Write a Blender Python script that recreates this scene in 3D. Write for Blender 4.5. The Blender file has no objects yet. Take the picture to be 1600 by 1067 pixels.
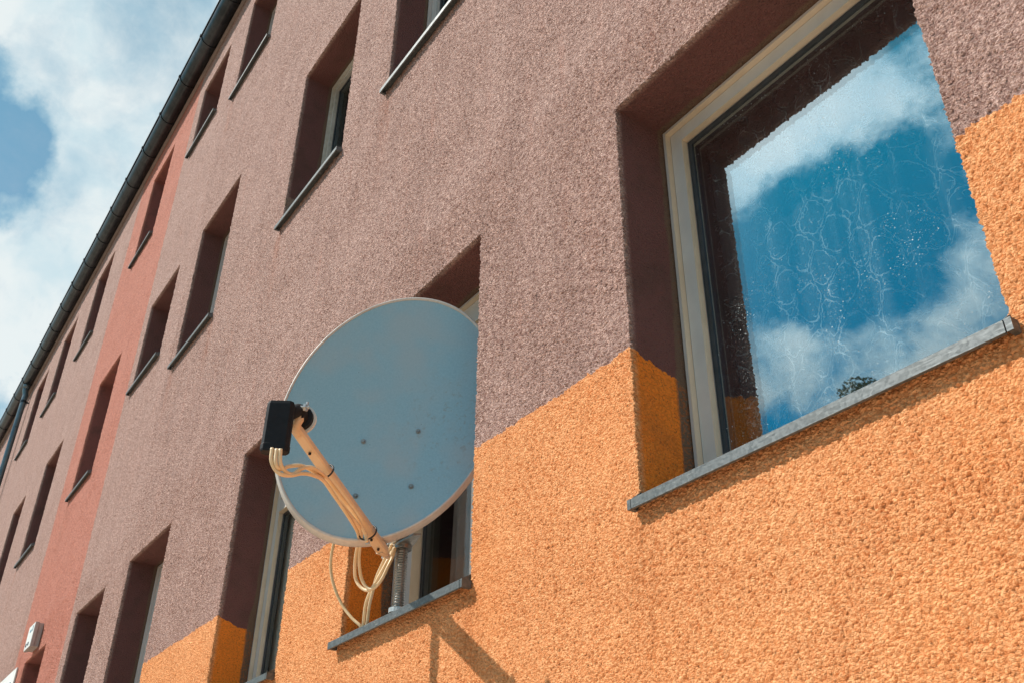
import bpy, math, random
import numpy as np
from mathutils import Vector, Matrix
random.seed(4)
sc = bpy.context.scene
S = 0.375            # one modelling unit in metres (camera stands 4 units from the wall)
GZ = 1.6             # height of the camera above the pavement (metres)
def P(x, y, z):      # wall units -> metres
    return (x*S, y*S, z*S+GZ)

# ------------------------------------------------------------------ camera
cam = bpy.data.cameras.new('camera'); camo = bpy.data.objects.new('camera', cam)
sc.collection.objects.link(camo); sc.camera = camo
cam.lens = 34.03; cam.sensor_width = 36; cam.clip_start = .05; cam.clip_end = 3000
right = Vector((.56595, .82439, .009)); up = Vector((.42726, -.30262, .85198)); back = Vector((.70509, -.47833, -.5235))
M = Matrix((( right.x, up.x, back.x), (right.y, up.y, back.y), (right.z, up.z, back.z)))
camo.matrix_world = Matrix.Translation(P(0, -4, 0)) @ M.to_4x4()

# ------------------------------------------------------------------ light
SUN = Vector((-.68, -1.0, 1.34)).normalized()
sun = bpy.data.lights.new('sun', 'SUN'); sun.energy = 5.0; sun.angle = math.radians(.5)
sun.color = (1, .94, .85)
suno = bpy.data.objects.new('sun', sun); sc.collection.objects.link(suno)
suno.rotation_euler = SUN.to_track_quat('Z', 'Y').to_euler(); suno.location = (0, -5, 20)
sc.view_settings.view_transform = 'Standard'; sc.view_settings.look = 'None'
sc.view_settings.exposure = 0.20; sc.view_settings.gamma = 1

class NT:
    """small helper to wire node trees"""
    def __init__(s, tree): s.t = tree; s.n = tree.nodes; s.l = tree.links
    def node(s, typ, **kw):
        n = s.n.new(typ)
        for k, v in kw.items():
            if k.startswith('_'): setattr(n, k[1:], v)
        return n
    def put(s, sock, v):
        if v is None: return
        if hasattr(v, 'is_output') or hasattr(v, 'links'): s.l.new(v, sock)
        else:
            if sock.type == 'RGBA' and hasattr(v, '__len__') and len(v) == 3: v = (*v, 1)
            sock.default_value = v
    def math(s, op, a, b=None, c=None, clamp=False):
        n = s.n.new('ShaderNodeMath'); n.operation = op; n.use_clamp = clamp
        s.put(n.inputs[0], a); s.put(n.inputs[1], b)
        if c is not None: s.put(n.inputs[2], c)
        return n.outputs[0]
    def vmath(s, op, a, b=None, out=0):
        n = s.n.new('ShaderNodeVectorMath'); n.operation = op
        s.put(n.inputs[0], a)
        if b is not None:
            if op == 'SCALE': s.put(n.inputs['Scale'], b)
            else: s.put(n.inputs[1], b)
        return n.outputs[out]
    def dot(s, a, b): return s.vmath('DOT_PRODUCT', a, b, 1)
    def dist(s, a, b): return s.vmath('DISTANCE', a, b, 1)
    def noise(s, vec, scale, detail=2, rough=.5, dist=0, col=False):
        n = s.n.new('ShaderNodeTexNoise'); s.put(n.inputs['Vector'], vec)
        n.inputs['Scale'].default_value = scale; n.inputs['Detail'].default_value = detail
        n.inputs['Roughness'].default_value = rough; n.inputs['Distortion'].default_value = dist
        return n.outputs['Color' if col else 'Fac']
    def voro(s, vec, scale, feature='F1', rnd=1, smooth=.5, out='Distance'):
        n = s.n.new('ShaderNodeTexVoronoi'); n.feature = feature; s.put(n.inputs['Vector'], vec)
        n.inputs['Scale'].default_value = scale; n.inputs['Randomness'].default_value = rnd
        if feature == 'SMOOTH_F1': n.inputs['Smoothness'].default_value = smooth
        return n.outputs[out]
    def ss(s, v, a, b, lo=0., hi=1., lin=False):
        n = s.n.new('ShaderNodeMapRange'); n.interpolation_type = 'LINEAR' if lin else 'SMOOTHSTEP'
        s.put(n.inputs[0], v); s.put(n.inputs[1], a); s.put(n.inputs[2], b); s.put(n.inputs[3], lo); s.put(n.inputs[4], hi)
        return n.outputs[0]
    def mix(s, f, a, b, mode='MIX'):
        n = s.n.new('ShaderNodeMix'); n.data_type = 'RGBA'; n.blend_type = mode; n.clamp_result = False
        s.put(n.inputs[0], f); s.put(n.inputs[6], a); s.put(n.inputs[7], b)
        return n.outputs[2]
    def scl(s, vec, x, y, z): return s.vmath('MULTIPLY', vec, (x, y, z))

# ------------------------------------------------------------------ sky
wd = bpy.data.worlds.new('World'); sc.world = wd; wd.use_nodes = True
T = NT(wd.node_tree); T.n.clear()
tc = T.node('ShaderNodeTexCoord'); D = T.vmath('NORMALIZE', tc.outputs['Generated'])
sky = T.node('ShaderNodeTexSky'); sky.sky_type = 'NISHITA'; sky.sun_disc = False
sky.sun_elevation = math.asin(SUN.z); sky.sun_rotation = math.atan2(SUN.x, SUN.y)
sky.air_density = 1.0; sky.dust_density = .3; sky.ozone_density = 3.0
blue = T.mix(1.0, sky.outputs[0], (.03, .84, .93), 'MULTIPLY')
warp = T.vmath('SCALE', T.vmath('SUBTRACT', T.noise(D, 5, 4, .55, col=True), (.5, .5, .5)), .16)
DW = T.vmath('ADD', D, warp)
DW2 = T.vmath('ADD', D, T.vmath('SCALE', T.vmath('SUBTRACT', T.noise(D, 13, 7, .62, col=True), (.5, .5, .5)), .06))
DW = T.vmath('ADD', D, T.vmath('SCALE', T.vmath('SUBTRACT', T.noise(D, 5, 4, .55, col=True), (.5, .5, .5)), .08))
DW2 = T.vmath('NORMALIZE', DW2); DW = T.vmath('NORMALIZE', DW)
DW3 = T.vmath('NORMALIZE', T.vmath('ADD', D, T.vmath('SCALE', T.vmath('SUBTRACT', T.noise(D, 8, 3, .5, col=True), (.5, .5, .5)), .12)))
DW4 = T.vmath('NORMALIZE', T.vmath('ADD', D, T.vmath('SCALE', T.vmath('SUBTRACT', T.noise(D, 12, 6, .55, col=True), (.5, .5, .5)), .16)))
big = T.noise(T.scl(DW, 1, 1, 1.5), 5.0, 10, .62)
fine = T.noise(T.scl(DW, 1, 1, 1.4), 15, 9, .66)
cov = T.math('ADD', T.math('MULTIPLY', big, .58), T.math('MULTIPLY', fine, .50))
# lobes: (direction, radius in degrees, gain) where more or less cloud stands in the sky
LOBES = [((-.44, -.69, .57), 26, -.13), ((-.455, -.60, .658), 5, .20), ((-.42, -.615, .668), 5, .12), ((-.37, -.64, .675), 5, .15), ((-.315, -.66, .683), 5, .12),
         ((-.462, -.668, .583), 5, -.22), ((-.47, -.69, .55), 6, -.12), ((-.41, -.70, .59), 6, -.20), ((-.36, -.705, .61), 4, -.12), ((-.302, -.641, .706), 3, -.10),
         ((-.325, -.739, .585), 4, .20), ((-.448, -.75, .487), 6, .18), ((-.40, -.77, .50), 6, .12), ((-.549, -.682, .483), 3, .20), ((-.512, -.685, .518), 3, .07)]
for d, rad, g in LOBES:
    m = T.ss(T.dot(D if rad > 9 else DW2, tuple(Vector(d).normalized())), math.cos(math.radians(rad*1.25)), math.cos(math.radians(rad*.25)), 0, g)
    cov = T.math('ADD', cov, m)
mask = T.ss(cov, .42, .66)
region = T.ss(T.dot(D, tuple(Vector((-.88, .12, .46)).normalized())), .60, .82)      # thin high cloud sheet over the far end of the street
def soft(c, rad, w): return T.ss(T.dot(DW4, tuple(Vector(c).normalized())), math.cos(math.radians(rad)), 1.0, 0, w)
sheet_ = T.math('ADD', T.math('MULTIPLY', T.math('SUBTRACT', T.noise(DW, 5.5, 9, .60), .5), 1.9), 1.02)
for c_, r_, w_ in (((-.797, -.045, .602), 4.6, .80), ((-.935, .05, .35), 5, .6), ((-.76, -.01, .65), 4, .2)): sheet_ = T.math('SUBTRACT', sheet_, soft(c_, r_, w_))
sheet_ = T.math('MINIMUM', T.math('MAXIMUM', sheet_, .34), 1)
mask = T.math('ADD', T.math('MULTIPLY', mask, T.math('SUBTRACT', 1, region)), T.math('MULTIPLY', sheet_, region))
thick = T.math('MAXIMUM', T.ss(cov, .50, .80), T.math('MULTIPLY', T.ss(sheet_, .5, 1), region))
ccol = T.mix(thick, (.53, .68, .72), (.76, .81, .805))
under = T.ss(T.noise(DW, 12, 7, .55), .40, .66)
ccol = T.mix(T.math('MULTIPLY', under, .5), ccol, (.40, .61, .70))
glow = T.ss(T.dot(D, tuple(SUN)), .90, .995, 1.0, 2.1)
ccol = T.vmath('SCALE', ccol, glow)
b1 = T.node('ShaderNodeBackground'); T.put(b1.inputs[0], blue); b1.inputs[1].default_value = .10
b2 = T.node('ShaderNodeBackground'); T.put(b2.inputs[0], ccol); b2.inputs[1].default_value = 1.0
ms = T.node('ShaderNodeMixShader'); T.put(ms.inputs[0], T.math('MULTIPLY', mask, .94)); T.l.new(b1.outputs[0], ms.inputs[1]); T.l.new(b2.outputs[0], ms.inputs[2])
wo = T.node('ShaderNodeOutputWorld'); T.l.new(ms.outputs[0], wo.inputs[0])

# ------------------------------------------------------------------ materials
def newmat(name):
    m = bpy.data.materials.new(name); m.use_nodes = True
    t = NT(m.node_tree); t.n.clear(); out = t.node('ShaderNodeOutputMaterial')
    g = t.node('ShaderNodeNewGeometry'); t.pos = g.outputs['Position']; t.geo = g; t.out = out
    return m, t
def principled(t, col, rough=.6, metal=0., bump=None, bd=.001, spec=.5):
    b = t.node('ShaderNodeBsdfPrincipled'); t.put(b.inputs['Base Color'], col); t.put(b.inputs['Roughness'], rough)
    t.put(b.inputs['Metallic'], metal); b.inputs['Specular IOR Level'].default_value = spec
    if bump is not None:
        n = t.node('ShaderNodeBump'); n.inputs['Distance'].default_value = bd; t.put(n.inputs['Height'], bump)
        t.l.new(n.outputs[0], b.inputs['Normal'])
    return b
def simple(name, c1, c2, rough=.6, metal=0., scale=30, bd=.0004, spec=.5):
    m, t = newmat(name)
    n = t.noise(t.pos, scale, 5, .6); n2 = t.noise(t.pos, scale*.2, 3, .5)
    f = t.ss(t.math('ADD', t.math('MULTIPLY', n, .5), t.math('MULTIPLY', n2, .5)), .35, .65)
    b = principled(t, t.mix(f, c1, c2), t.ss(n2, .3, .7, rough*.85, min(1, rough*1.15)), metal, n, bd, spec)
    t.l.new(b.outputs[0], t.out.inputs[0]); return m

def stucco():
    m, t = newmat('painted_stucco')
    sp = t.node('ShaderNodeSeparateXYZ'); t.l.new(t.pos, sp.inputs[0]); X, Y, Z = sp.outputs
    pos = t.pos
    posS = t.scl(pos, 1, 1, 1.3)
    wv = t.vmath('SCALE', t.vmath('SUBTRACT', t.noise(pos, 60, 2, .5, col=True), (.5, .5, .5)), .010)
    pw = t.vmath('ADD', posS, wv)
    # relief: rounded grains, pits and slow trowel waves
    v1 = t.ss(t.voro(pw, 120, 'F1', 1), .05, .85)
    v2 = t.voro(pw, 300, 'F1', 1)
    n1 = t.noise(pw, 88, 5, .70); n2 = t.noise(pos, 11, 3, .55)
    rough = t.ss(t.noise(pos, 3.2, 4, .6), .32, .68, .72, 1.12)
    h = t.math('SUBTRACT', t.math('MULTIPLY', n1, 1.55), t.math('MULTIPLY', v1, .58))
    h = t.math('SUBTRACT', h, t.math('MULTIPLY', v2, .14))
    h = t.math('ADD', h, t.math('MULTIPLY', n2, .35))
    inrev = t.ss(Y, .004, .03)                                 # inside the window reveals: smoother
    # colours
    spk = t.math('ADD', t.math('MULTIPLY', t.noise(pos, 190, 3, .7), .5), t.math('MULTIPLY', t.noise(pos, 42, 6, .78), .5))
    spk = t.ss(spk, .37, .63)
    lav = t.mix(spk, LAV1, LAV2)
    lav = t.mix(t.math('MULTIPLY', t.ss(t.noise(t.scl(pos, 3.0, 3.0, .55), 2.2, 5, .6), .42, .72), .35), lav, LAV3)
    lav = t.mix(t.math('MULTIPLY', t.ss(t.noise(t.scl(pos, 9, 9, 1.0), 1.6, 4, .6), .52, .74), .35), lav, LAV4)
    sal = t.mix(spk, SAL1, SAL2)
    sal = t.mix(t.math('MULTIPLY', t.ss(t.noise(t.scl(pos, 9, 9, 1.0), 1.6, 4, .6), .5, .75), .4), sal, SAL3)
    ora = t.mix(spk, ORA1, ORA2)
    ora = t.mix(t.math('MULTIPLY', t.ss(t.noise(pos, 1.8, 4, .6), .45, .75), .3), ora, ORA3)
    wob = t.math('MULTIPLY', t.math('SUBTRACT', t.noise(pos, 25, 4, .6), .5), .045)
    xw = t.math('ADD', X, wob); zw = t.math('ADD', Z, wob)
    inS = t.math('MULTIPLY', t.math('GREATER_THAN', xw, -29.05*S), t.math('LESS_THAN', xw, -22.98*S))
    inO = t.math('MULTIPLY', t.math('LESS_THAN', t.math('ADD', zw, t.math('MULTIPLY', t.math('MAXIMUM', Y, 0), .28)), 3.57*S+GZ), t.math('GREATER_THAN', X, -19.5*S))
    col = t.mix(inS, lav, sal); col = t.mix(inO, col, ora)
    # reveals: their shade and warm bounce are put into the colour
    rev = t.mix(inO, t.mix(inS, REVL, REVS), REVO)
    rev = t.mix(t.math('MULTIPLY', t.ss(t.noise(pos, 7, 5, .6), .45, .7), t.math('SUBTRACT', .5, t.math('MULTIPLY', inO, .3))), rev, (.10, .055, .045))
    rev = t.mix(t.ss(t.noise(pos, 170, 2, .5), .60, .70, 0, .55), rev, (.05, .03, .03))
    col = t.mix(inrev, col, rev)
    # bare plaster beside the window frames
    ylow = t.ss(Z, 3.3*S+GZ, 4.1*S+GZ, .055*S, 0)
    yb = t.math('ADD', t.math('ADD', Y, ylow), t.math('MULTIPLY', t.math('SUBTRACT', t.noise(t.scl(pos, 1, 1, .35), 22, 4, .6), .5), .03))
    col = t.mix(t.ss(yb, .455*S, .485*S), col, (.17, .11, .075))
    # rain streaks and grime just under and beside sills
    for xe, zs in ((-9.08, 10.0), (-12.84, 10.0), (-18.53, 10.0), (-16.12, 10.0), (-4.40, 2.35), (-6.45, 2.35), (-27.42, 10.0), (-18.46, 17.7), (-34.35, 10.0)):
        dx = t.math('ABSOLUTE', t.math('SUBTRACT', xw, xe*S)); dz = t.math('SUBTRACT', zs*S+GZ, Z)
        mk = t.math('MULTIPLY', t.ss(dx, .10, .01), t.math('MULTIPLY', t.ss(dz, 0, .03), t.ss(dz, .75, .05)))
        mk = t.math('MULTIPLY', mk, t.ss(t.noise(t.scl(pos, 9, 9, 1.2), 5, 3, .6), .35, .65, 0, .5))
        col = t.mix(mk, col, t.mix(inO, (.40, .17, .11), (.42, .12, .03)))
    # two filler patches on one upper reveal
    for c, r in (((-12.84, .14, 10.62), .17), ((-12.84, .30, 10.55), .12), ((-12.84, .10, 10.33), .10)):
        d = t.dist(pos, P(*c)); d = t.math('ADD', d, t.math('MULTIPLY', t.math('SUBTRACT', t.noise(pos, 30, 3, .6), .5), .06))
        col = t.mix(t.ss(d, r*S, r*S*.9), col, (.33, .22, .17))
    # flakes and dirt in the deepest pits, with their shade painted in
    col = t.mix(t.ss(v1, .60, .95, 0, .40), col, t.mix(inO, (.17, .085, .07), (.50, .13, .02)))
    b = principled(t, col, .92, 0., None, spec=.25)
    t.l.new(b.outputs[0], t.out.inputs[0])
    amp = t.math('MULTIPLY', t.ss(Y, .002, .02, 1.0, .5), t.math('MULTIPLY', rough, DISP))
    d = t.node('ShaderNodeDisplacement'); d.inputs['Midlevel'].default_value = .42
    t.put(d.inputs['Height'], h); t.put(d.inputs['Scale'], amp); t.l.new(d.outputs[0], t.out.inputs[2])
    m.displacement_method = 'BOTH'
    return m
DISP = .0106
LAV1, LAV2, LAV3, LAV4 = (.22, .118, .10), (.67, .46, .40), (.31, .195, .17), (.50, .27, .22)
SAL1, SAL2, SAL3 = (.38, .14, .10), (.68, .29, .22), (.40, .14, .10)
ORA1, ORA2, ORA3 = (.66, .26, .10), (.95, .49, .235), (.78, .27, .075)
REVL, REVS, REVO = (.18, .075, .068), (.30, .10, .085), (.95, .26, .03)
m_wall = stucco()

def metal_zinc():
    m, t = newmat('galvanised_sheet')
    sp = t.voro(t.pos, 150, 'F1', out='Color'); sx = t.node('ShaderNodeSeparateColor'); t.l.new(sp, sx.inputs[0])
    n = t.noise(t.scl(t.pos, 1, 1, 6), 30, 5, .6); n2 = t.noise(t.pos, 6, 4, .6)
    c = t.mix(sx.outputs[0], (.08, .09, .094), (.14, .152, .157))
    c = t.mix(t.ss(n2, .5, .72, 0, .6), c, (.10, .11, .11)); c = t.mix(t.ss(n, .62, .72, 0, .6), c, (.42, .44, .43))
    b = principled(t, c, t.ss(n, .3, .7, .42, .65), .55, n, .0005); t.l.new(b.outputs[0], t.out.inputs[0]); return m
m_sill = metal_zinc()
m_gutter = simple('weathered_gutter_metal', (.025, .03, .035), (.055, .06, .068), .33, .75, 14, .0006)
m_pipe = simple('downpipe_metal', (.09, .12, .14), (.15, .19, .21), .32, .6, 10, .0004)
m_frame = simple('white_window_frame', (.50, .46, .44), (.58, .53, .51), .38, 0, 9, .0002)
m_sash = simple('sash_frame', (.54, .51, .49), (.62, .59, .56), .36, 0, 9, .0002)
m_lit_lip = simple('warm_lit_lip', (.62, .50, .36), (.72, .60, .46), .4, 0, 12, .0002)  # warm bounce on the inward frame lips, painted as a cream colour
m_gasket = simple('rubber_gasket', (.02, .024, .03), (.035, .04, .05), .45)
m_wood = simple('old_painted_wood', (.46, .42, .36), (.60, .56, .50), .5, 0, 25, .0006)
m_dark = simple('dark_room', (.035, .03, .03), (.05, .043, .04), .9)
m_roof = simple('roof_tiles', (.16, .08, .06), (.24, .12, .09), .8, 0, 12, .004)
m_render = simple('plain_render', (.42, .32, .30), (.50, .38, .36), .9, 0, 40, .002)
m_soffit = simple('eaves_board', (.20, .16, .15), (.28, .22, .20), .8, 0, 20, .0006)
m_black = simple('black_plastic', (.010, .011, .014), (.016, .017, .021), .7, 0, 60, .0003, .2)
m_arm = simple('cream_arm_paint', (.64, .44, .27), (.72, .53, .35), .4, 0, 18, .0002)
m_cable = simple('cream_cable', (.72, .50, .27), (.80, .60, .38), .42, 0, 30, .0002)
m_tie = simple('black_tie', (.012, .012, .012), (.03, .03, .03), .5)
m_steel = simple('dull_steel', (.42, .42, .42), (.62, .62, .60), .42, .7, 90, .0005)
m_thread = simple('ribbed_steel', (.20, .19, .18), (.36, .34, .32), .34, .8, 60, .0005)
m_boxw = simple('white_box_plastic', (.62, .62, .60), (.72, .72, .70), .5, 0, 20, .0002)
m_boxs = simple('box_side_plastic', (.40, .33, .31), (.48, .40, .38), .6, 0, 20, .0002)
m_ink = simple('blue_print', (.02, .16, .26), (.03, .22, .33), .5)
m_inkd = simple('dark_print', (.02, .03, .05), (.03, .04, .06), .5)
m_pave = simple('pavement_slabs', (.46, .37, .27), (.56, .46, .34), .9, 0, 4, .002)  # out of view; tone raised and warmed to bounce fill onto the wall
m_road = simple('warm_bounce_road', (.24, .19, .14), (.32, .26, .20), .9, 0, 30, .003)  # unseen street surface, toned warm to throw bounce light onto the facade
m_kerb = simple('granite_kerb', (.25, .24, .23), (.36, .34, .32), .85, 0, 30, .001)
m_bark = simple('bark', (.05, .038, .03), (.10, .08, .06), .9, 0, 20, .01)
m_leaf = simple('linden_leaf', (.03, .07, .015), (.07, .13, .03), .55, 0, 3, .0)
m_inner = simple('bare_curtain_cloth', (.34, .26, .22), (.46, .36, .31), .9, 0, 14, .0005)

def dishmat():
    m, t = newmat('dish_paint')
    n = t.noise(t.pos, 160, 4, .6); n2 = t.noise(t.pos, 5, 3, .5); n3 = t.noise(t.pos, 45, 5, .65)
    c = t.mix(t.ss(n, .3, .7), (.23, .40, .50), (.27, .45, .55))
    c = t.mix(t.ss(n2, .42, .7, 0, .5), c, (.38, .42, .45))
    # rust specks and brown run marks near the right rim
    d = t.dist(t.pos, P(-6.75, .05, 4.0))
    edge = t.math('MULTIPLY', t.ss(d, .34, .10), t.ss(n3, .54, .68))
    c = t.mix(t.math('MULTIPLY', edge, .35), c, (.24, .16, .11))
    sc_ = t.voro(t.pos, 26, 'F1'); c = t.mix(t.ss(sc_, .045, .03, 0, .6), c, (.06, .06, .06))
    b = principled(t, c, .30, .0, n, .0001, .5); t.l.new(b.outputs[0], t.out.inputs[0]); return m
m_dish = dishmat()
m_rim = simple('dish_rim_metal', (.54, .49, .45), (.64, .59, .55), .42, .15, 60, .0002)

def glass(name, base, gain, tint, dust=True):
    m, t = newmat(name)
    lw = t.node('ShaderNodeFresnel'); lw.inputs[0].default_value = 1.5
    f = t.math('ADD', t.math('MULTIPLY', lw.outputs[0], gain), base, clamp=True)
    f = t.math('MULTIPLY', f, t.math('SUBTRACT', 1, t.geo.outputs['Backfacing']))
    gl = t.node('ShaderNodeBsdfGlossy'); gl.inputs['Roughness'].default_value = 0.0; t.put(gl.inputs[0], (.80, .93, 1))
    tr = t.node('ShaderNodeBsdfTransparent'); t.put(tr.inputs[0], tint)
    mx = t.node('ShaderNodeMixShader'); t.put(mx.inputs[0], f); t.l.new(tr.outputs[0], mx.inputs[1]); t.l.new(gl.outputs[0], mx.inputs[2])
    last = mx.outputs[0]
    if dust:
        v = t.voro(t.pos, 62, 'F1'); v2 = t.voro(t.pos, 150, 'F1')
        big = t.ss(t.noise(t.pos, 5, 4, .6), .44, .66)
        spot = t.math('ADD', t.ss(v, .12, .06), t.ss(v2, .20, .10, 0, .6), clamp=True)
        dm = t.math('ADD', t.math('MULTIPLY', spot, t.math('MULTIPLY', big, .8)), .004, clamp=True)
        dm = t.math('MULTIPLY', dm, t.math('SUBTRACT', 1, t.geo.outputs['Backfacing']))
        df = t.node('ShaderNodeBsdfDiffuse'); t.put(df.inputs[0], (.75, .8, .8))
        m2 = t.node('ShaderNodeMixShader'); t.put(m2.inputs[0], dm); t.l.new(last, m2.inputs[1]); t.l.new(df.outputs[0], m2.inputs[2]); last = m2.outputs[0]
    t.l.new(last, t.out.inputs[0]); return m
m_glass = glass('window_glass_outer', .20, 1.3, (.94, .97, .98))
m_glass2 = glass('window_glass_inner', .17, 1.2, (.94, .97, .98), False)
m_glass3 = glass('window_glass_dark', .02, .55, (.94, .95, .95), False)

def lacemat():
    m, t = newmat('lace_net')
    sp = t.node('ShaderNodeSeparateXYZ'); t.l.new(t.pos, sp.inputs[0])
    cb = t.node('ShaderNodeCombineXYZ'); t.put(cb.inputs[0], t.math('MULTIPLY', sp.outputs[0], 1.0)); t.put(cb.inputs[1], sp.outputs[2])
    p = cb.outputs[0]
    w = t.vmath('SCALE', t.vmath('SUBTRACT', t.noise(p, 14, 5, .62, col=True), (.5, .5, .5)), .055)
    pw = t.vmath('ADD', p, w); s2 = t.node('ShaderNodeSeparateXYZ'); t.l.new(pw, s2.inputs[0])
    def ring(dd, r, wd): return t.ss(t.math('ABSOLUTE', t.math('SUBTRACT', dd, r)), wd, wd*.4)
    def cosn(v, per, ph=0): return t.math('COSINE', t.math('ADD', t.math('MULTIPLY', v, 2*math.pi/per), ph))
    f = t.math('ADD', cosn(s2.outputs[0], .12), cosn(s2.outputs[1], .16))
    l = t.math('MAXIMUM', ring(f, .30, .11), ring(f, -.40, .10))
    g2 = t.math('MULTIPLY', cosn(s2.outputs[0], .052, 1), cosn(s2.outputs[1], .07, .5))
    l = t.math('MAXIMUM', l, t.math('MULTIPLY', ring(g2, .45, .10), t.ss(t.math('ABSOLUTE', f), .9, 1.2, .8, .25)))
    fl = t.ss(t.voro(pw, 52, 'F1', 1), .24, .12); l = t.math('MAXIMUM', l, t.math('MULTIPLY', fl, .6))
    l = t.math('MULTIPLY', l, t.ss(t.noise(p, 16, 3, .6), .28, .55, .35, 1))
    gath = t.ss(t.noise(t.scl(t.pos, 1, 0, .03), 26, 3, .6), .36, .64, .35, 1.35)
    a = t.math('MULTIPLY', t.math('ADD', t.math('MULTIPLY', l, .62), .17), gath, clamp=True)
    df = t.node('ShaderNodeBsdfDiffuse'); t.put(df.inputs[0], (.78, .74, .70))
    tl = t.node('ShaderNodeBsdfTranslucent'); t.put(tl.inputs[0], (.60, .56, .52))
    mx0 = t.node('ShaderNodeMixShader'); mx0.inputs[0].default_value = .3; t.l.new(df.outputs[0], mx0.inputs[1]); t.l.new(tl.outputs[0], mx0.inputs[2])
    tr = t.node('ShaderNodeBsdfTransparent')
    mx = t.node('ShaderNodeMixShader'); t.put(mx.inputs[0], a); t.l.new(tr.outputs[0], mx.inputs[1]); t.l.new(mx0.outputs[0], mx.inputs[2])
    t.l.new(mx.outputs[0], t.out.inputs[0]); return m
m_lace = lacemat()

# ------------------------------------------------------------------ mesh helpers
class MB:
    def __init__(s): s.v = []; s.f = []
    def add(s, vs, fs):
        o = len(s.v); s.v += [tuple(v) for v in vs]; s.f += [tuple(i+o for i in f) for f in fs]
    def box(s, a, b):      # in wall units
        (x0, y0, z0), (x1, y1, z1) = a, b
        vs = [P(x, y, z) for x in (x0, x1) for y in (y0, y1) for z in (z0, z1)]
        s.add(vs, [(0,1,3,2), (4,6,7,5), (0,4,5,1), (2,3,7,6), (0,2,6,4), (1,5,7,3)])
    def boxm(s, a, b):     # in metres
        (x0, y0, z0), (x1, y1, z1) = a, b
        vs = [(x, y, z) for x in (x0, x1) for y in (y0, y1) for z in (z0, z1)]
        s.add(vs, [(0,1,3,2), (4,6,7,5), (0,4,5,1), (2,3,7,6), (0,2,6,4), (1,5,7,3)])
    def tube(s, pts, r, seg=10, cap=True):   # pts in metres; r scalar or list
        pts = [Vector(p) for p in pts]; n = len(pts); rs = r if hasattr(r, '__len__') else [r]*n
        prev = None; rings = []
        for i, p in enumerate(pts):
            d = (pts[min(i+1, n-1)]-pts[max(i-1, 0)]).normalized()
            if prev is None:
                a = d.orthogonal().normalized()
            else:
                a = (prev - d*prev.dot(d))
                a = a.normalized() if a.length > 1e-6 else d.orthogonal().normalized()
            prev = a; b = d.cross(a)
            rings.append([p+(a*math.cos(2*math.pi*k/seg)+b*math.sin(2*math.pi*k/seg))*rs[i] for k in range(seg)])
        vs = [v for rr in rings for v in rr]; fs = []
        for i in range(n-1):
            for k in range(seg):
                k2 = (k+1) % seg; fs.append((i*seg+k, i*seg+k2, (i+1)*seg+k2, (i+1)*seg+k))
        if cap: fs += [tuple(range(seg))[::-1], tuple((n-1)*seg+k for k in range(seg))]
        s.add(vs, fs)
    def build(s, name, mat, parent=None, smooth=False, bevel=0, local=False):
        a = np.array(s.v); c = np.array([(a[:, 0].min()+a[:, 0].max())/2, (a[:, 1].min()+a[:, 1].max())/2, a[:, 2].min()])
        if local: c = np.zeros(3)
        me = bpy.data.meshes.new(name); me.from_pydata([tuple(q) for q in (a-c)], [], s.f); me.update()
        o = bpy.data.objects.new(name, me); sc.collection.objects.link(o); o.location = tuple(c); me.materials.append(mat)
        if smooth: me.shade_smooth()
        if parent is not None:
            o.parent = parent; o.matrix_parent_inverse = world_of(parent).inverted()
        if bevel:
            md = o.modifiers.new('bevel', 'BEVEL'); md.width = bevel; md.segments = 2; md.limit_method = 'ANGLE'
        return o
def world_of(o):
    m = Matrix.LocRotScale(o.location, o.rotation_euler, o.scale)
    return world_of(o.parent) @ o.matrix_parent_inverse @ m if o.parent else m
def empty(name, loc, label, cat, group=None):
    o = bpy.data.objects.new(name, None); sc.collection.objects.link(o); o.location = loc; o.empty_display_size = .2
    o['label'] = label; o['category'] = cat
    if group: o['group'] = group
    return o
def tag(o, label, cat, group=None):
    o['label'] = label; o['category'] = cat
    if group: o['group'] = group
    return o
def spline(pts, n=8):
    pts = [Vector(p) for p in pts]; out = []
    q = [pts[0]*2-pts[1]]+pts+[pts[-1]*2-pts[-2]]
    for i in range(1, len(q)-2):
        a, b, c, d = q[i-1:i+3]
        for k in range(n):
            t = k/n
            out.append(.5*((2*b)+(c-a)*t+(2*a-5*b+4*c-d)*t*t+(3*b-a-3*c+d)*t**3))
    out.append(pts[-1]); return out

# ------------------------------------------------------------------ the building
# window openings in the facade: x0, x1, z0, z1 (wall units)
R1, R2, R3 = (2.40, 5.91), (10.08, 13.68), (17.80, 21.37)
OPEN = {
 'A': (-4.40, -1.80, *R1), 'B': (-8.83, -6.45, *R1), 'C': (-12.74, -10.43, *R1), 'D': (-18.52, -16.05, *R1),
 'E': (-22.45, -20.13, 3.62, 5.84), 'F': (-27.62, -25.22, 2.5, 5.77),
 'G': (-9.08, -6.5, *R2), 'H': (-12.84, -10.53, *R2), 'I': (-18.53, -16.12, *R2), 'J': (-22.42, -20.13, 11.18, 13.70),
 'K': (-27.42, -25.07, *R2), 'L': (-34.35, -31.75, *R2), 'M': (-39.90, -37.55, *R2),
 'N': (-18.46, -16.05, *R3), 'O': (-22.30, -20.08, 18.72, 21.35), 'Pw': (-27.25, -25.07, *R3),
 'Q': (-34.25, -31.88, *R3), 'R': (-39.75, -37.35, *R3), 'S': (-44.85, -42.5, *R3),
 'G3': (-9.08, -6.5, *R3), 'H3': (-12.84, -10.53, *R3), 'S2': (-44.85, -42.5, *R2)}
XL, XR, ZB, ZT = -72.0, 9.0, -GZ/S, 22.62
RD = .62     # depth of the reveals

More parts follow.
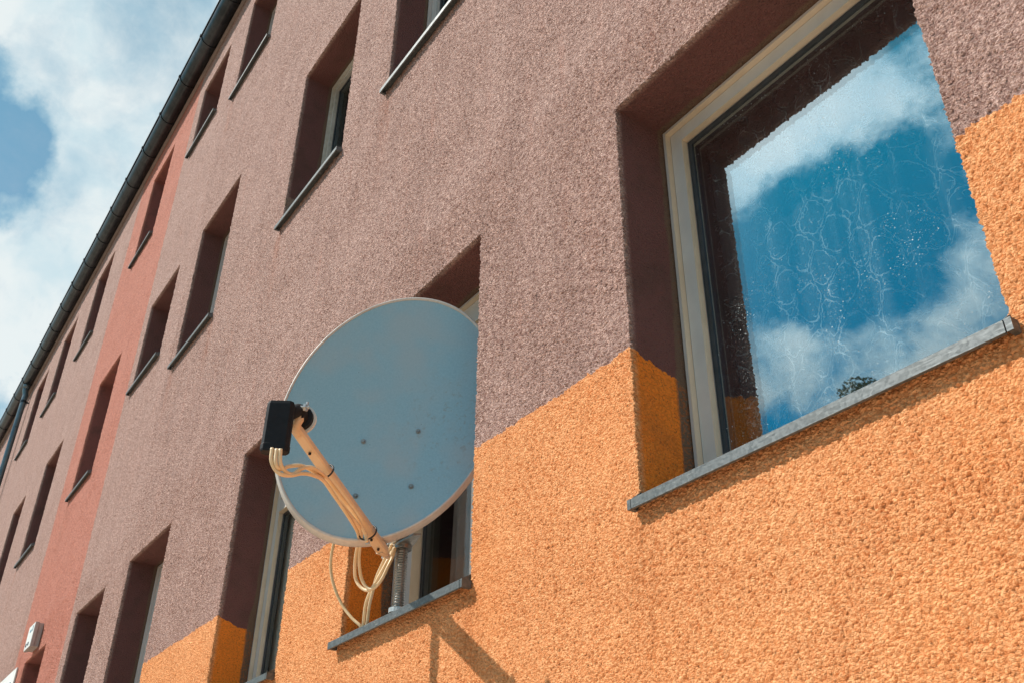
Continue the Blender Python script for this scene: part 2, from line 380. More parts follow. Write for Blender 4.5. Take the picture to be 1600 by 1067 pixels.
def coords(lo, hi, brk, step):
    brk = sorted(set([lo, hi]+[round(b, 4) for b in brk if lo < b < hi])); out = [brk[0]]
    for a, b in zip(brk, brk[1:]):
        x = a
        seg = [a]
        while x < b:
            x += step(x); seg.append(x)
        n = len(seg)-1
        sc_ = (b-a)/(seg[-1]-a)
        out += [a+(q-a)*sc_ for q in seg[1:]]
    return np.array(out)
MM = .001/S
def stx(x):
    if x > 0.2: return 40*MM
    if x > -9.5: return (FINE+(.20 if FINE < 5 else .3)*abs(x)*.9)*MM
    if x > -19: return (FINE*2.2)*MM
    if x > -30: return 24*MM
    return 60*MM
def stz(z):
    if z < 0.6: return 60*MM
    if z < 6.6: return FINE*1.05*MM
    if z < 11: return FINE*2.2*MM
    return FINE*3.4*MM
FINE = 3.5
def wall_mesh():
    xs = coords(XL, XR, [v for o in OPEN.values() for v in o[:2]], stx)
    zs = coords(ZB, ZT, [v for o in OPEN.values() for v in o[2:]], stz)
    nx, nz = len(xs), len(zs)
    xm = (xs[:-1]+xs[1:])/2; zm = (zs[:-1]+zs[1:])/2
    keep = np.ones((nx-1, nz-1), bool)
    for x0, x1, z0, z1 in OPEN.values():
        keep[np.ix_((xm > x0) & (xm < x1), (zm > z0) & (zm < z1))] = False
    I, J = np.nonzero(keep)
    idx = lambda i, j: i*nz+j
    quads = np.stack([idx(I, J), idx(I+1, J), idx(I+1, J+1), idx(I, J+1)], 1)
    gx, gz = np.meshgrid(xs, zs, indexing='ij')
    V = np.stack([gx.ravel(), np.zeros(nx*nz), gz.ravel()], 1)
    vs = [V]; fs = [quads]; base = len(V)
    for x0, x1, z0, z1 in OPEN.values():
        i0, i1 = [int(np.argmin(abs(xs-v))) for v in (x0, x1)]; j0, j1 = [int(np.argmin(abs(zs-v))) for v in (z0, z1)]
        loop = [idx(i, j0) for i in range(i0, i1)]+[idx(i1, j) for j in range(j0, j1)]+[idx(i, j1) for i in range(i1, i0, -1)]+[idx(i0, j) for j in range(j1, j0, -1)]
        loop = np.array(loop); n = len(loop)
        st = stx((x0+x1)/2); k = max(3, int(RD/st)); ys = np.linspace(0, RD, k+1)[1:]
        prev = loop; nxt = np.roll(np.arange(n), -1)
        for y in ys:
            W = V[loop].copy(); W[:, 1] = y; cur = np.arange(base, base+n); base += n
            vs.append(W); fs.append(np.stack([prev, cur, cur[nxt], prev[nxt]], 1)[:, ::-1]); prev = cur
    V = np.concatenate(vs); F = np.concatenate(fs)
    used = np.zeros(len(V), bool); used[F.ravel()] = True
    remap = np.cumsum(used)-1; V = V[used]; F = remap[F]
    V = V*S; V[:, 2] += GZ
    me = bpy.data.meshes.new('wall')
    me.vertices.add(len(V)); me.vertices.foreach_set('co', V.ravel().astype(np.float32))
    me.loops.add(len(F)*4); me.loops.foreach_set('vertex_index', F.ravel().astype(np.int32))
    me.polygons.add(len(F)); me.polygons.foreach_set('loop_start', np.arange(0, len(F)*4, 4, dtype=np.int32))
    me.update(calc_edges=True); me.shade_smooth(); me.materials.append(m_wall)
    print('wall verts', len(V))
    return me
bld = empty('apartment_building', P(-20, 0, ZB), 'long plastered apartment block in dusty pink over an orange base, with deep window reveals', 'building')
BI = Matrix.Translation(bld.location).inverted()
wall = bpy.data.objects.new('wall', wall_mesh()); sc.collection.objects.link(wall); wall.parent = bld; wall.matrix_parent_inverse = BI
wall['label'] = 'coarse stucco street facade, dusty pink with a salmon stripe and orange base'

HB = 30.0    # building depth (units)
mb = MB()
mb.box((XL, .005, ZB), (XL+.5, HB, ZT-.01)); mb.box((XR-.5, .005, ZB), (XR, HB, ZT-.01)); mb.box((XL+.5, HB-.5, ZB), (XR-.5, HB-.01, ZT-.01))
mb.build('rear_wall', m_render, bld)
mb = MB()      # dark rooms behind the windows: back partition, floors and ceilings
mb.box((XL+.6, 6.0, ZB+.05), (XR-.6, 6.2, ZT-.05))
for z in (-.3, 7.4, 15.1, 22.3): mb.box((XL+.6, .64, z), (XR-.6, 5.99, z+.25))
mb.build('room_partition', m_dark, bld)
mb = MB()
prof = [(-.22, 22.80), (HB/2, 33.6), (HB+.2, 22.80), (HB+.2, 22.64), (HB/2, 33.3), (-.22, 22.64)]
vs = [P(x, y, z) for x in (XL-.3, XR+.3) for y, z in prof]
mb.add(vs, [(0,1,7,6), (1,2,8,7), (2,3,9,8), (3,4,10,9), (4,5,11,10), (5,0,6,11), (0,5,4,1), (1,4,3,2), (6,7,10,11), (7,8,9,10)])
mb.build('roof', m_roof, bld)
mb = MB(); mb.box((XL, -.10, 22.52), (XR, -.012, 22.632)); mb.build('eaves_board', m_soffit, bld)

# gutter: half-round channel, straps, beaded lip
GY, GZc, GR = -.31, 22.74, .27
mb = MB(); N = 14
def half(x, r, yo=0): return [P(x, GY+r*math.cos(math.pi+math.pi*k/N), GZc+r*math.sin(math.pi+math.pi*k/N)) for k in range(N+1)]
xs = [XR, XL]
# build as sections so that joints overlap
sx = XR
first = True
gut = None
vs = []; fs = []
x = XR; brs = []
while x > XL:
    x2 = max(XL, x-7.82)
    r0 = GR
    o = half(x, r0); i_ = half(x, r0-.02); o2 = half(x2, r0-.004); i2 = half(x2, r0-.024)
    base = len(vs); vs += o+i_+o2+i2; n = N+1
    for k in range(N):
        fs.append((base+k, base+k+1, base+2*n+k+1, base+2*n+k)); fs.append((base+n+k+1, base+n+k, base+3*n+k, base+3*n+k+1))
    fs.append((base, base+2*n, base+3*n, base+n)); fs.append((base+N, base+n+N, base+3*n+N, base+2*n+N))
    x = x2
mb.add(vs, fs)
gut = mb.build('gutter', m_gutter, bld, smooth=True)
mb = MB(); mb.tube([P(XR, GY-GR-.012, GZc+.012), P(XL, GY-GR-.012, GZc+.012)], .022*S, 8); mb.build('bead', m_gutter, gut, smooth=True)
def strap_mesh():
    b = MB(); vs = []; w = .035
    for xx in (-w, w):
        for r in (GR+.002, GR+.018):
            vs += [((xx)*S, (r*math.cos(math.pi+math.pi*k/N))*S, (r*math.sin(math.pi+math.pi*k/N))*S) for k in range(N+1)]
    n = N+1; f = []
    for k in range(N):
        f += [(k, k+1, 2*n+k+1, 2*n+k), (n+k+1, n+k, 3*n+k, 3*n+k+1), (k+1, k, n+k, n+k+1), (2*n+k, 2*n+k+1, 3*n+k+1, 3*n+k)]
    b.add(vs, f)
    b.boxm((-w*S, (-GR-.05)*S, -.012*S), (w*S, (-GR+.01)*S, .05*S))
    return b
sm = strap_mesh(); strap0 = None
k = 0
xb = -8.0
while xb > -70:
    if strap0 is None: strap0 = sm.build('strap', m_gutter, None, local=True); o = strap0
    else: o = strap0.copy(); sc.collection.objects.link(o)
    o.parent = gut; o.matrix_parent_inverse = BI; o.location = P(xb, GY, GZc)
    o.matrix_parent_inverse = world_of(gut).inverted()
    xb -= 1.955
# downpipe
PX, PY = -47.15, -.25
mb = MB()
mb.tube([P(PX, GY, GZc-.15), P(PX, GY, GZc-.45)], .16*S, 16)
mb.tube(spline([P(PX, GY, GZc-.40), P(PX, GY, GZc-.55), P(PX, PY, GZc-.75), P(PX, PY, GZc-.95)], 5)+[P(PX, PY, ZB+.1)], .13*S, 16)
dp = mb.build('downpipe', m_pipe, bld, smooth=True)
for z in (21.6, 15.8, 10.0, 4.2):
    mb = MB(); mb.tube([P(PX, PY, z-.06), P(PX, PY, z+.06)], .15*S, 16); mb.box((PX-.03, PY+.12, z-.03), (PX+.03, -.01, z+.03)); mb.build('clamp', m_gutter, dp, smooth=False)

# ------------------------------------------------------------------ windows
def ring_box(mb, x0, x1, z0, z1, w, y0, y1):
    """four butted bars of width w around a rectangle"""
    mb.box((x0, y0, z0), (x0+w, y1, z1)); mb.box((x1-w, y0, z0), (x1, y1, z1))
    mb.box((x0+w, y0, z0), (x1-w, y1, z0+w)); mb.box((x0+w, y0, z1-w), (x1-w, y1, z1))
def window(key, transom=None, mullion=None, p=.10, wood=False, bw=.135, glassm=None, lab=None, dy=0):
    x0, x1, z0, z1 = OPEN[key]; g = .012; zf = z0+.03; st = .03
    near = key in 'ABC'
    fm = m_wood if wood else m_frame
    mb = MB(); ring_box(mb, x0+g, x1-g, zf, z1-g, st, .52, .72)
    w = mb.build('window', fm, bld, bevel=.0012)
    if lab: w['label'] = lab
    a = g+st+bw+.006
    X0, X1, Z0, Z1 = x0+a, x1-a, zf+st+bw+.006, z1-a
    q = g+st+.0065
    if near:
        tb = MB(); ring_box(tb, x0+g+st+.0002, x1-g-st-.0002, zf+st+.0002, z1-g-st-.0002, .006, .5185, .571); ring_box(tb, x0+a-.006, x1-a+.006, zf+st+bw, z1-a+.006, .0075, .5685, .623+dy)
        tb.build('lit_lip', m_lit_lip, w)  # thin strips added on the side faces to carry the painted warm light
    mb = MB(); gb = MB(); pb = MB(); pb2 = MB()
    ring_box(mb, x0+q, x1-q, zf+st+.0065, z1-q, bw-.006, .572, .72)
    zc = [Z0, Z1] if transom is None else [Z0, transom, Z1]
    xc = [X0, X1] if mullion is None else [X0, mullion, X1]
    if transom is not None:
        mt = MB(); mt.box((X0+.01, .560, transom-.09), (X1-.01, .71, transom+.09)); mt.build('transom', fm, w, bevel=.0012)
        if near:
            mt = MB(); mt.box((X0+.012, .555, transom-.098), (X1-.012, .70, transom-.091)); mt.build('transom_lit_lip', m_lit_lip, w)  # same painted warm light along the transom's lower edge
    if mullion is not None:
        mt = MB(); mt.box((mullion-.06, .560, Z0), (mullion+.06, .708, Z1)); mt.build('mullion', fm, w, bevel=.0012)
    for za, zb in zip(zc, zc[1:]):
        for xa, xb_ in zip(xc, xc[1:]):
            xa2 = xa+(.062 if xa != X0 else .003); xb2 = xb_-(.062 if xb_ != X1 else .003); za2 = za+(.092 if za != Z0 else .003); zb2 = zb-(.092 if zb != Z1 else .003)
            ring_box(gb, xa2, xb2, za2, zb2, .045, .632+dy, .70+dy)
            pb.box((xa2+.0455, .642+dy, za2+.0455), (xb2-.0455, .652+dy, zb2-.0455))
            pb2.box((xa2+.0455, .676+dy, za2+.0455), (xb2-.0455, .686+dy, zb2-.0455))
    mb.build('sash', m_sash if not wood else m_wood, w, bevel=.0010)
    gb.build('gasket', m_gasket, w)
    pb.build('pane', glassm or m_glass, w); pb2.build('pane', m_glass2 if glassm is None else m_glass3, w)
    xl, xr = x0, x1
    zt, zl = z0+.085, z0+.012       # height at the frame and at the lip
    lip = .068
    # sloping metal sill with a folded front lip and upturned ends
    s = MB()
    prof = [(.515, zt), (-p, zl), (-p-.004, zl-.004), (-p-.004, zl-lip), (-p+.012, zl-lip-.004), (-p+.012, zl-lip+.004), (-p+.004, zl-lip+.008), (-p+.004, zl-.012), (.515, zt-.008)]
    # part over the wall face is a little wider than the opening
    xa, xb_ = xl+.004, xr-.004
    vs = [P(x, y, z) for x in (xa, xb_) for y, z in prof]; n = len(prof)
    fs = [(k, (k+1) % n, n+(k+1) % n, n+k) for k in range(n)]+[tuple(range(n))[::-1], tuple(range(n, 2*n))]
    s.add(vs, fs)
    for xe, sg in ((xa, -1), (xb_, 1)):     # upturned ends
        yy = (.50, -.012); zz = [zt+(zl-zt)*(.515-y)/(.515+p) for y in yy]
        q = [(.50, zz[0]), (.50, zz[0]+.05), (-.0, zz[1]+.05), (-p+.004, zl+.002), (-p+.004, zl-.02), (0, zz[1]-.02)]
        xx = (xe-.006, xe+.006) if sg < 0 else (xe-.006, xe+.006)
        vs = [P(x, y, z) for x in xx for y, z in q]; n = len(q)
        s.add(vs, [(k, (k+1) % n, n+(k+1) % n, n+k) for k in range(n)]+[tuple(range(n))[::-1], tuple(range(n, 2*n))])
    # little side ears in front of the wall face
    for x_a, x_b in ((xl-.035, xa-.0065), (xb_+.0065, xr+.035)):
        s.box((x_a, -p-.003, zl-lip), (x_b, -.014, zl-.001))
    s.build('sill', m_sill, w)
    return w
window('A', p=.078, lab='large white framed window in the orange and pink wall, blue sky mirrored in it')
window('B', p=.10, bw=.26, dy=.05, glassm=m_glass3, lab='white framed window behind the satellite dish')
window('C', transom=5.18, glassm=m_glass3)
window('D', transom=5.14, bw=.10, glassm=m_glass3)
for k_ in ('E', 'F'): window(k_, glassm=m_glass3)
window('G', mullion=-8.05, glassm=m_glass3); window('H', wood=True, bw=.07, glassm=m_glass3); window('I', bw=.09, glassm=m_glass3)
for k_ in ('J', 'K', 'L', 'M', 'N', 'O', 'Pw', 'Q', 'R', 'S', 'G3', 'H3', 'S2'): window(k_, glassm=m_glass3)

# ------------------------------------------------------------------ curtains (hang inside, things of their own)
def curtain(name, x0, x1, z0, z1, y, amp, folds, mat, label, step=.02, thick=False, seed=0):
    rnd = random.Random(seed); n = int((x1-x0)/step); zs = [z0, (z0+z1)/2, z1]; mb = MB()
    ph = rnd.random()*6; vs = []; nz = 9
    for i in range(n+1):
        u = i/n; x = x0+(x1-x0)*u
        for j in range(nz):
            v = j/(nz-1); z = z0+(z1-z0)*v
            a = amp*(.55+.45*math.sin(u*7+1.3+seed))*(1.15-.35*v)
            yy = y+a*math.sin(u*folds*2*math.pi+ph+.8*math.sin(u*9)+.25*v)+amp*.3*math.sin(u*folds*5.1+2*v)
            vs.append(P(x, yy, z))
    fs = [(i*nz+j, (i+1)*nz+j, (i+1)*nz+j+1, i*nz+j+1) for i in range(n) for j in range(nz-1)]
    mb.add(vs, fs); o = mb.build(name, mat, None, smooth=True)
    md = o.modifiers.new('cloth', 'SOLIDIFY'); md.thickness = .0006 if not thick else .002
    return tag(o, label, 'curtain')
curtain('net_curtain', -4.35, -1.85, 2.5, 5.85, .92, .075, 8, m_lace, 'sheer lace curtain with scroll pattern behind the big right-hand window', seed=1)
curtain('drape', -8.45, -6.5, 2.5, 5.85, 1.0, .08, 9, m_inner, 'dark brown folded drape behind the window with the satellite dish', thick=True, seed=2)
m_blind = simple('pale_blind_cloth', (.66, .55, .46), (.78, .66, .56), .9, 0, 14, .0004)
curtain('drape', -12.7, -10.5, 2.5, 5.85, .76, .015, 4, m_blind, 'plain brown drape behind the window half hidden left of the dish', thick=True, seed=3)

# ------------------------------------------------------------------ satellite dish
n_ = Vector((math.cos(-.57), math.sin(-.57), 0)); u0 = Vector((-math.sin(-.57), math.cos(-.57), 0)); v0 = n_.cross(u0)
ro = -.35; u_ = u0*math.cos(ro)+v0*math.sin(ro); v_ = -u0*math.sin(ro)+v0*math.cos(ro)
DC = Vector((-7.247, -.448, 4.142)); DA, DB, DD = .95, 1.27, .10
def dp_(a, b, k=None):     # dish local -> wall units
    if k is None: k = -DD*(1-a*a-b*b)
    return DC+u_*(a*DA)+v_*(b*DB)+n_*k
dish = empty('satellite_dish', P(-7.62, -.02, 2.44), 'large pale blue satellite dish on a ribbed pole standing on the window sill', 'satellite dish')
mb = MB(); seg = 96; rings = 24; vs = [P(*dp_(0, 0))]; fs = []
for i in range(1, rings+1):
    r = i/rings
    for k in range(seg):
        th = 2*math.pi*k/seg; vs.append(P(*dp_(r*math.cos(th), r*math.sin(th))))
for k in range(seg): fs.append((0, 1+k, 1+(k+1) % seg))
for i in range(rings-1):
    for k in range(seg):
        a = 1+i*seg+k; b = 1+i*seg+(k+1) % seg; fs.append((a, a+seg, b+seg, b))
# back skin
off = len(vs); vs += [P(*(Vector(dp_(0, 0))-n_*.012))]
for i in range(1, rings+1):
    r = i/rings
    for k in range(seg):
        th = 2*math.pi*k/seg; vs.append(P(*(dp_(r*math.cos(th), r*math.sin(th))-n_*.012)))
for k in range(seg): fs.append((off, off+1+(k+1) % seg, off+1+k))
for i in range(rings-1):
    for k in range(seg):
        a = off+1+i*seg+k; b = off+1+i*seg+(k+1) % seg; fs.append((b, b+seg, a+seg, a))
mb.add(vs, fs); mb.build('reflector', m_dish, dish, smooth=True)
mb = MB(); prof = [(1.0, .0), (1.004, .012), (1.016, .016), (1.024, .006), (1.028, -.062), (1.042, -.072), (1.038, -.080), (1.018, -.070), (1.012, -.02), (1.0, -.012)]
vs = []; n = len(prof)
for k in range(seg):
    th = 2*math.pi*k/seg
    for r, kk in prof: vs.append(P(*dp_(r*math.cos(th), r*math.sin(th), kk)))
fs = [(k*n+j, ((k+1) % seg)*n+j, ((k+1) % seg)*n+(j+1) % n, k*n+(j+1) % n) for k in range(seg) for j in range(n)]
mb.add(vs, fs); mb.build('rim', m_rim, dish, smooth=True)
nP = Vector(n_)
for a, b in ((-.125, -.264), (.325, -.045), (.058, -.676), (.501, -.471)):
    c = dp_(a, b); mb = MB()
    mb.tube([P(*(c+n_*.0)), P(*(c+n_*.010))], .024*S, 14); mb.tube([P(*(c+n_*.010)), P(*(c+n_*.024))], [.017*S, .013*S], 10)
    mb.build('bolt', m_thread, dish)
# ribbed pole
mb = MB(); vs = []; fs = []; mx, my = -7.615, -.02; z = 2.43; pitch = .0235; rr = []
seg2 = 20
while z < 3.98:
    for dz, r in ((0, .040), (.25, .046), (.5, .0535), (.75, .046)):
        rr.append((z+dz*pitch, r))
    z += pitch
for zz, r in rr:
    vs += [P(mx+r*math.cos(2*math.pi*k/seg2), my+r*math.sin(2*math.pi*k/seg2), zz) for k in range(seg2)]
for i in range(len(rr)-1):
    for k in range(seg2): fs.append((i*seg2+k, i*seg2+(k+1) % seg2, (i+1)*seg2+(k+1) % seg2, (i+1)*seg2+k))
fs.append(tuple((len(rr)-1)*seg2+k for k in range(seg2)))
mb.add(vs, fs); mb.build('pole', m_thread, dish, smooth=True)
mb = MB(); mb.tube([P(mx, my, 2.42), P(mx, my, 2.46)], .085*S, 18); mb.box((mx-.13, my-.02, 2.43), (mx+.13, my+.11, 2.45)); mb.build('pole_foot', m_steel, dish)
# clamp at the pole's middle: collar, wing plates, bolts
mb = MB()
mb.tube([P(mx, my, 3.00), P(mx, my, 3.06)], .085*S, 18)
mb.tube([P(mx, my, 3.065), P(mx, my, 3.10)], .066*S, 6)
pl = [(-.24, -.05, -.07), (-.05, -.09, -.01), (.08, -.08, .0), (.25, -.03, .03), (.25, .05, .05), (.06, .09, .02), (-.06, .09, .0), (-.24, .02, -.05)]
vs = [P(mx+a, my+b, 3.05+c) for a, b, c in pl]+[P(mx+a, my+b, 3.03+c) for a, b, c in pl]; n = len(pl)
mb.add(vs, [tuple(range(n)), tuple(range(n, 2*n))[::-1]]+[(k, n+k, n+(k+1) % n, (k+1) % n) for k in range(n)])
cl = mb.build('clamp', m_thread, dish, bevel=.0015)
mb = MB(); mb.tube([P(mx-.02, my-.10, 3.07), P(mx+.24, my-.06, 3.13)], .028*S, 10); mb.build('bolt', m_steel, cl, smooth=False)
mb = MB(); mb.tube([P(mx-.10, my-.07, 3.06), P(mx-.09, my-.07, 3.155)], .040*S, 6); mb.tube([P(mx-.20, my-.07, 3.0), P(mx-.12, my-.08, 3.035)], .034*S, 6)
mb.tube([P(mx-.245, my-.06, 2.985), P(mx-.20, my-.07, 3.0)], .024*S, 8); mb.build('nut', m_steel, cl)
# back bracket from the reflector to the pole
c0 = dp_(.12, -.34)-n_*.03
mb = MB()
q = [dp_(-.25, -.25), dp_(.32, -.02), dp_(.48, -.5), dp_(-.08, -.72)]
vs = [P(*(w_-n_*.02)) for w_ in q]+[P(*(w_-n_*.05)) for w_ in q]
mb.add(vs, [(0,1,2,3), (7,6,5,4), (0,4,5,1), (1,5,6,2), (2,6,7,3), (3,7,4,0)])
mb.tube([P(*(c0-n_*.02)), P(mx+.02, my, 3.55)], .07*S, 12); mb.tube([P(mx, my, 3.35), P(mx, my, 3.75)], .075*S, 16)
mb.tube([P(mx, my, 3.06), P(mx+.05, my-.08, 3.2), P(*(dp_(.1, -.55)-n_*.06))], .035*S, 10)
mb.build('back_bracket', m_steel, dish, bevel=.001)

# feed arm: rectangular tube from the lower rim to the feed
CAM0 = Vector((0, -4, 0))
def outw(p):
    p = Vector(p); k = min(1.15, max(0, (n_.dot(p-DC)+.04)/.94)); return CAM0+(p-CAM0)*(1-.080*k)
A0, A1 = Vector((-7.285, -.40, 2.845)), outw((-6.93, -1.42, 3.53))
ad = (A1-A0).normalized(); side = u0.copy(); side = (side-ad*side.dot(ad)).normalized(); nrm = ad.cross(side).normalized()
def arm_ring(p, w, h):
    r_ = []
    for a, b in ((-w, -h+.012), (-w+.012, -h), (w-.012, -h), (w, -h+.012), (w, h-.012), (w-.012, h), (-w+.012, h), (-w, h-.012)): r_.append(P(*(p+side*a+nrm*b)))
    return r_
mb = MB(); st = [(-.03, .050, .030), (.0, .052, .034), (.10, .050, .034), (1.0, .042, .032), (1.04, .038, .028)]
vs = []; L = (A1-A0)
for t_, w, h in st: vs += arm_ring(A0+L*t_, w, h)
fs = [(i*8+k, i*8+(k+1) % 8, (i+1)*8+(k+1) % 8, (i+1)*8+k) for i in range(len(st)-1) for k in range(8)]+[tuple(range(8))[::-1], tuple((len(st)-1)*8+k for k in range(8))]
mb.add(vs, fs); arm = mb.build('feed_arm', m_arm, dish)
mb = MB()      # foot plate that wraps under the rim
e0 = A0-ad*.02
mb.tube([P(*(e0-u0*.02)), P(*(e0+u0*.02-n_*.05-Vector((0, 0, .01)))), P(*(e0+u0*.03-n_*.16))], [.048*S, .040*S, .030*S], 8)
mb.build('arm_foot', m_arm, arm)
for t_ in (.03, .12, .86):
    p_ = A0+L*t_+nrm*(-.041); mb = MB(); mb.tube([P(*p_), P(*(p_-nrm*.012))], .012*S, 8); mb.build('screw', m_black, arm)
# feed with its black cover box
LC = outw((-6.885, -1.605, 3.49)); zz_ = Vector((0, 0, 1))
def obox(mb, c, hx, hy, hz, ch=.02, lean=0):
    """chamfered upright box, axes u0 (width), n_ (depth), z"""
    sec = [(-hx, -hy+ch), (-hx+ch, -hy), (hx-ch, -hy), (hx, -hy+ch), (hx, hy-ch), (hx-ch, hy), (-hx+ch, hy), (-hx, hy-ch)]
    lv = [(-hz, .94), (-hz+ch*.6, 1.0), (-hz+.055, 1.0), (-hz+.06, .965), (hz-ch, .965), (hz, .90)]
    vs = [P(*(c+u0*a*k_+n_*b*k_+zz_*z_)) for z_, k_ in lv for a, b in sec]; m_ = len(lv)
    fs = [(i*8+k, i*8+(k+1) % 8, (i+1)*8+(k+1) % 8, (i+1)*8+k) for i in range(m_-1) for k in range(8)]+[tuple(range(8))[::-1], tuple((m_-1)*8+k for k in range(8))]
    mb.add(vs, fs)
mb = MB(); obox(mb, LC, .105, .05, .205, .025); lnb = mb.build('feed_box', m_black, dish, bevel=.0015)
H0 = outw((-6.912, -1.44, 3.665)); hd = (-n_+Vector((0, 0, .12))+u0*.05).normalized()
mb = MB(); mb.tube([P(*(LC+u0*.04+zz_*.10)), P(*(H0+n_*.07)), P(*(H0+n_*.06)), P(*(H0+hd*.03)), P(*(H0+hd*.035)), P(*(H0+hd*.085))], [.05*S, .05*S, .066*S, .070*S, .100*S, .100*S], 24)
horn = mb.build('feed_horn', m_black, lnb, smooth=False)
mb = MB(); mb.tube([P(*(H0+hd*.086)), P(*(H0+hd*.115)), P(*(H0+hd*.125))], [.118*S, .118*S, .106*S], 28); mb.build('horn_cap', m_boxw, horn and lnb, smooth=False)
mb = MB(); mb.tube(spline([P(*(A1-ad*.03)), P(*(A1+ad*.06+u0*.01)), P(*(H0+zz_*-.03+n_*.03+u0*.02)), P(*(H0+zz_*.03+n_*.05))], 4), [.040*S]*8+[.034*S]*4+[.022*S], 8)
mb.build('feed_holder', m_arm, lnb, smooth=True)
mb = MB(); b_ = H0+n_*.09+u0*.035+zz_*.02
mb.tube([P(*(b_-u0*.04)), P(*(b_+u0*.06))], .014*S, 8); mb.tube([P(*(b_+u0*.015)), P(*(b_+u0*.035))], .030*S, 6); mb.tube([P(*(b_+u0*.04-zz_*.03)), P(*(b_+u0*.04+zz_*.045))], .011*S, 6)
mb.build('wing_nut', m_steel, lnb)

CABLES = [
 [(-6.905, -1.621, 3.31), (-6.9, -1.616, 3.207), (-6.892, -1.575, 3.132), (-6.871, -1.52, 3.095), (-6.87, -1.441, 3.109), (-6.867, -1.359, 3.145), (-6.883, -1.254, 3.161), (-6.978, -1.115, 3.174), (-7.034, -0.941, 3.049), (-7.08, -0.801, 2.944), (-7.30, -.62, 2.93), (-7.635, -0.46, 2.979), (-7.827, -0.38, 2.889), (-7.967, -0.3, 2.793), (-7.938, -0.26, 2.704), (-7.854, -0.22, 2.649), (-7.772, -0.2, 2.673), (-7.726, -0.18, 2.752), (-7.686, -0.14, 2.868), (-7.668, -0.1, 2.979), (-7.62, -.09, 3.08)],
 [(-6.88, -1.592, 3.30), (-6.874, -1.585, 3.183), (-6.876, -1.54, 3.14), (-6.89, -1.465, 3.188), (-6.879, -1.374, 3.213), (-6.897, -1.27, 3.207), (-6.976, -1.135, 3.191), (-7.035, -0.954, 3.063), (-7.107, -0.741, 2.949), (-7.28, -0.60, 2.93), (-7.625, -0.44, 2.98), (-7.789, -0.36, 2.882), (-7.866, -0.29, 2.768), (-7.845, -0.24, 2.678), (-7.781, -0.2, 2.651), (-7.69, -0.17, 2.716), (-7.643, -0.14, 2.827), (-7.637, -0.1, 2.934), (-7.60, -.09, 3.08)],
 [(-6.86, -1.568, 3.30), (-6.86, -1.553, 3.187), (-6.867, -1.499, 3.126), (-6.874, -1.43, 3.124), (-6.873, -1.382, 3.175), (-6.877, -1.309, 3.218), (-6.885, -1.226, 3.215), (-6.998, -1.081, 3.212), (-7.072, -0.894, 3.107), (-7.131, -0.735, 3.009), (-7.17, -0.62, 2.899), (-7.155, -.60, 2.82)],
 [(-7.578, -0.12, 2.99), (-7.751, -0.1, 2.882), (-7.99, -0.06, 2.814), (-8.169, -0.04, 2.742), (-8.262, -0.03, 2.645), (-8.333, 0.0, 2.503), (-8.40, 0.03, 2.455)],
 [(-7.64, -0.12, 3.04), (-7.81, -0.1, 2.94), (-8.02, -0.06, 2.84), (-8.115, -0.04, 2.728), (-8.18, -0.03, 2.625), (-8.253, 0.0, 2.505), (-8.33, 0.03, 2.455)],
 [(-7.9, -.30, 3.45), (-8.25, -.29, 3.46), (-8.5, -0.28, 3.42), (-8.597, -0.28, 3.219), (-8.669, -0.24, 3.052), (-8.668, -0.18, 2.884), (-8.625, -0.1, 2.718), (-8.531, -0.03, 2.585), (-8.453, 0.02, 2.509), (-8.44, 0.05, 2.46)]]
for c in CABLES:
    mb = MB(); mb.tube(spline([P(*(CAM0+(outw(p)-CAM0)*(.988 if n_.dot(Vector(p)-DC) > .02 else 1))) for p in c], 7), .0150*S, 8); mb.build('cable', m_cable, dish, smooth=True)
mb = MB(); mb.tube([P(*(Vector((-7.152, -.60, 2.83)))), P(-7.15, -.59, 2.80)], .019*S, 8); mb.build('cable_plug', m_steel, dish)
for t_ in (.70, .17):      # black ties round arm and cables
    c = A0+L*t_; mb = MB(); pts = []
    for k in range(25):
        th = 2*math.pi*k/24; pts.append(P(*(c-nrm*.026+side*math.cos(th)*.078+nrm*math.sin(th)*.072)))
    mb.tube(pts, .008*S, 6, False); mb.build('cable_tie', m_tie, dish, smooth=True)

# ------------------------------------------------------------------ box and board on the salmon stripe
ub = empty('wall_box', P(-26.5, -.012, 5.86), 'small white plastic box mounted on the salmon stripe above a window', 'wall box')
mb = MB(); mb.box((-26.84, -.12, 5.875), (-26.18, -.01, 6.445)); mb.build('body', m_boxs, ub, bevel=.003)
mb = MB(); mb.box((-26.87, -.205, 5.86), (-26.15, -.123, 6.46)); cv = mb.build('cover', m_boxs, ub, bevel=.003)
mb = MB(); mb.box((-26.86, -.212, 5.87), (-26.16, -.2055, 6.45)); fp = mb.build('front_panel', m_boxw, cv)
mb = MB(); mb.box((-26.62, -.216, 6.27), (-26.45, -.2125, 6.33)); mb.box((-26.36, -.216, 6.27), (-26.30, -.2125, 6.40)); mb.build('print', m_ink, cv)
mb = MB()
for x in (-26.68, -26.45): mb.tube([P(x, -.2125, 5.98), P(x, -.225, 5.98)], .045*S, 12)
mb.build('indicator_knobs', m_inkd, cv)
sb = empty('sign_board', P(-29.6, -.02, 4.2), 'flat white board with blue print at the lower left end of the facade', 'sign')
mb = MB(); mb.box((-31.2, -.05, 4.2), (-28.37, -.012, 5.80)); mb.build('board', m_boxw, sb, bevel=.002)
mb = MB(); mb.box((-31.0, -.056, 5.42), (-28.75, -.0515, 5.50)); mb.box((-29.9, -.056, 5.05), (-29.3, -.0515, 5.28)); mb.box((-31.0, -.056, 4.5), (-28.75, -.0515, 4.56)); mb.build('lettering', m_ink, sb)

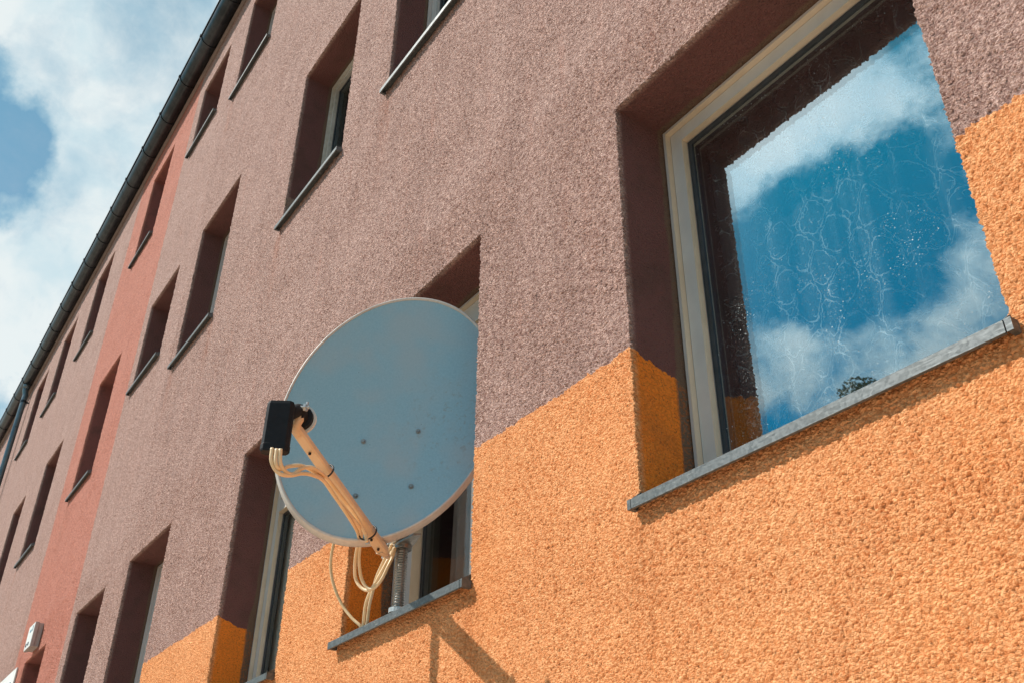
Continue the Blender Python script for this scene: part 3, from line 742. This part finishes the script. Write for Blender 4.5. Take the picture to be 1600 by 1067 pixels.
# ------------------------------------------------------------------ ground
def sheet(name, x0, x1, y0, y1, z, mat, th=.3):
    mb = MB(); mb.boxm((x0, y0, z-th), (x1, y1, z)); o = mb.build(name, mat); o['kind'] = 'structure'; return o
sheet('ground', -600, 600, -600, 600, -.14, m_road, .5)
sheet('pavement', -60, 40, -3.4, -.01, 0, m_pave, .13)
sheet('kerb', -60, 40, -3.56, -3.402, .0, m_kerb, .13)
sheet('far_pavement', -60, 40, -14.5, -10.2, 0, m_pave, .13)

# ------------------------------------------------------------------ street tree across the road, seen only mirrored in the large window
def tree(x, y, h, cr, seed, label):
    rnd = random.Random(seed); nr = np.random.RandomState(seed)
    t = empty('linden_tree', (x, y, 0), label, 'tree')
    tips = []; mb = MB()
    tr = [Vector((x, y, -.05))]
    for i in range(1, 7): tr.append(Vector((x+rnd.uniform(-.1, .1)*i*.4, y+rnd.uniform(-.1, .1)*i*.4, h*.13*i)))
    mb.tube(tr, [.20-.026*i for i in range(7)], 10)
    for i in range(26):
        k = rnd.uniform(2, 6); a = rnd.uniform(0, 2*math.pi); b0 = tr[int(k)].lerp(tr[min(6, int(k)+1)], k-int(k))
        ln = cr*rnd.uniform(.5, .95)*(1-.08*k); up_ = rnd.uniform(.35, 1.0)*ln
        e = b0+Vector((math.cos(a)*ln, math.sin(a)*ln, up_)); mid = (b0+e)/2+Vector((0, 0, .15))
        mb.tube([b0, mid, e], [.05, .032, .012], 6); tips += [e, mid, e.lerp(mid, .5)]
    mb.build('trunk', m_bark, t, smooth=True)
    vs = []; fs = []
    for c in tips+[Vector((x+.25, y, h*.955)), Vector((x+.1, y, h*.90)), Vector((x-.55, y+.2, h*.895)), Vector((x+.7, y, h*.87)), Vector((x-.9, y, h*.85))]:
        r = rnd.uniform(.35, .65)
        for _ in range(900):
            d = Vector(nr.normal(size=3)).normalized()*r*(nr.rand()**.45); p = c+Vector((d.x, d.y, d.z*.75))
            if p.z > h: continue
            a = Vector(nr.normal(size=3)).normalized(); b = a.orthogonal().normalized(); s_ = rnd.uniform(.022, .038)
            o_ = len(vs); vs += [tuple(p+a*s_), tuple(p+b*s_*.7), tuple(p-a*s_), tuple(p-b*s_*.7)]; fs.append((o_, o_+1, o_+2, o_+3))
    mb = MB(); mb.add(vs, fs); mb.build('crown', m_leaf, t)
tree(-9.45, -11.9, 10.5, 2.3, 5, 'green street tree mirrored low in the big window above its sill')
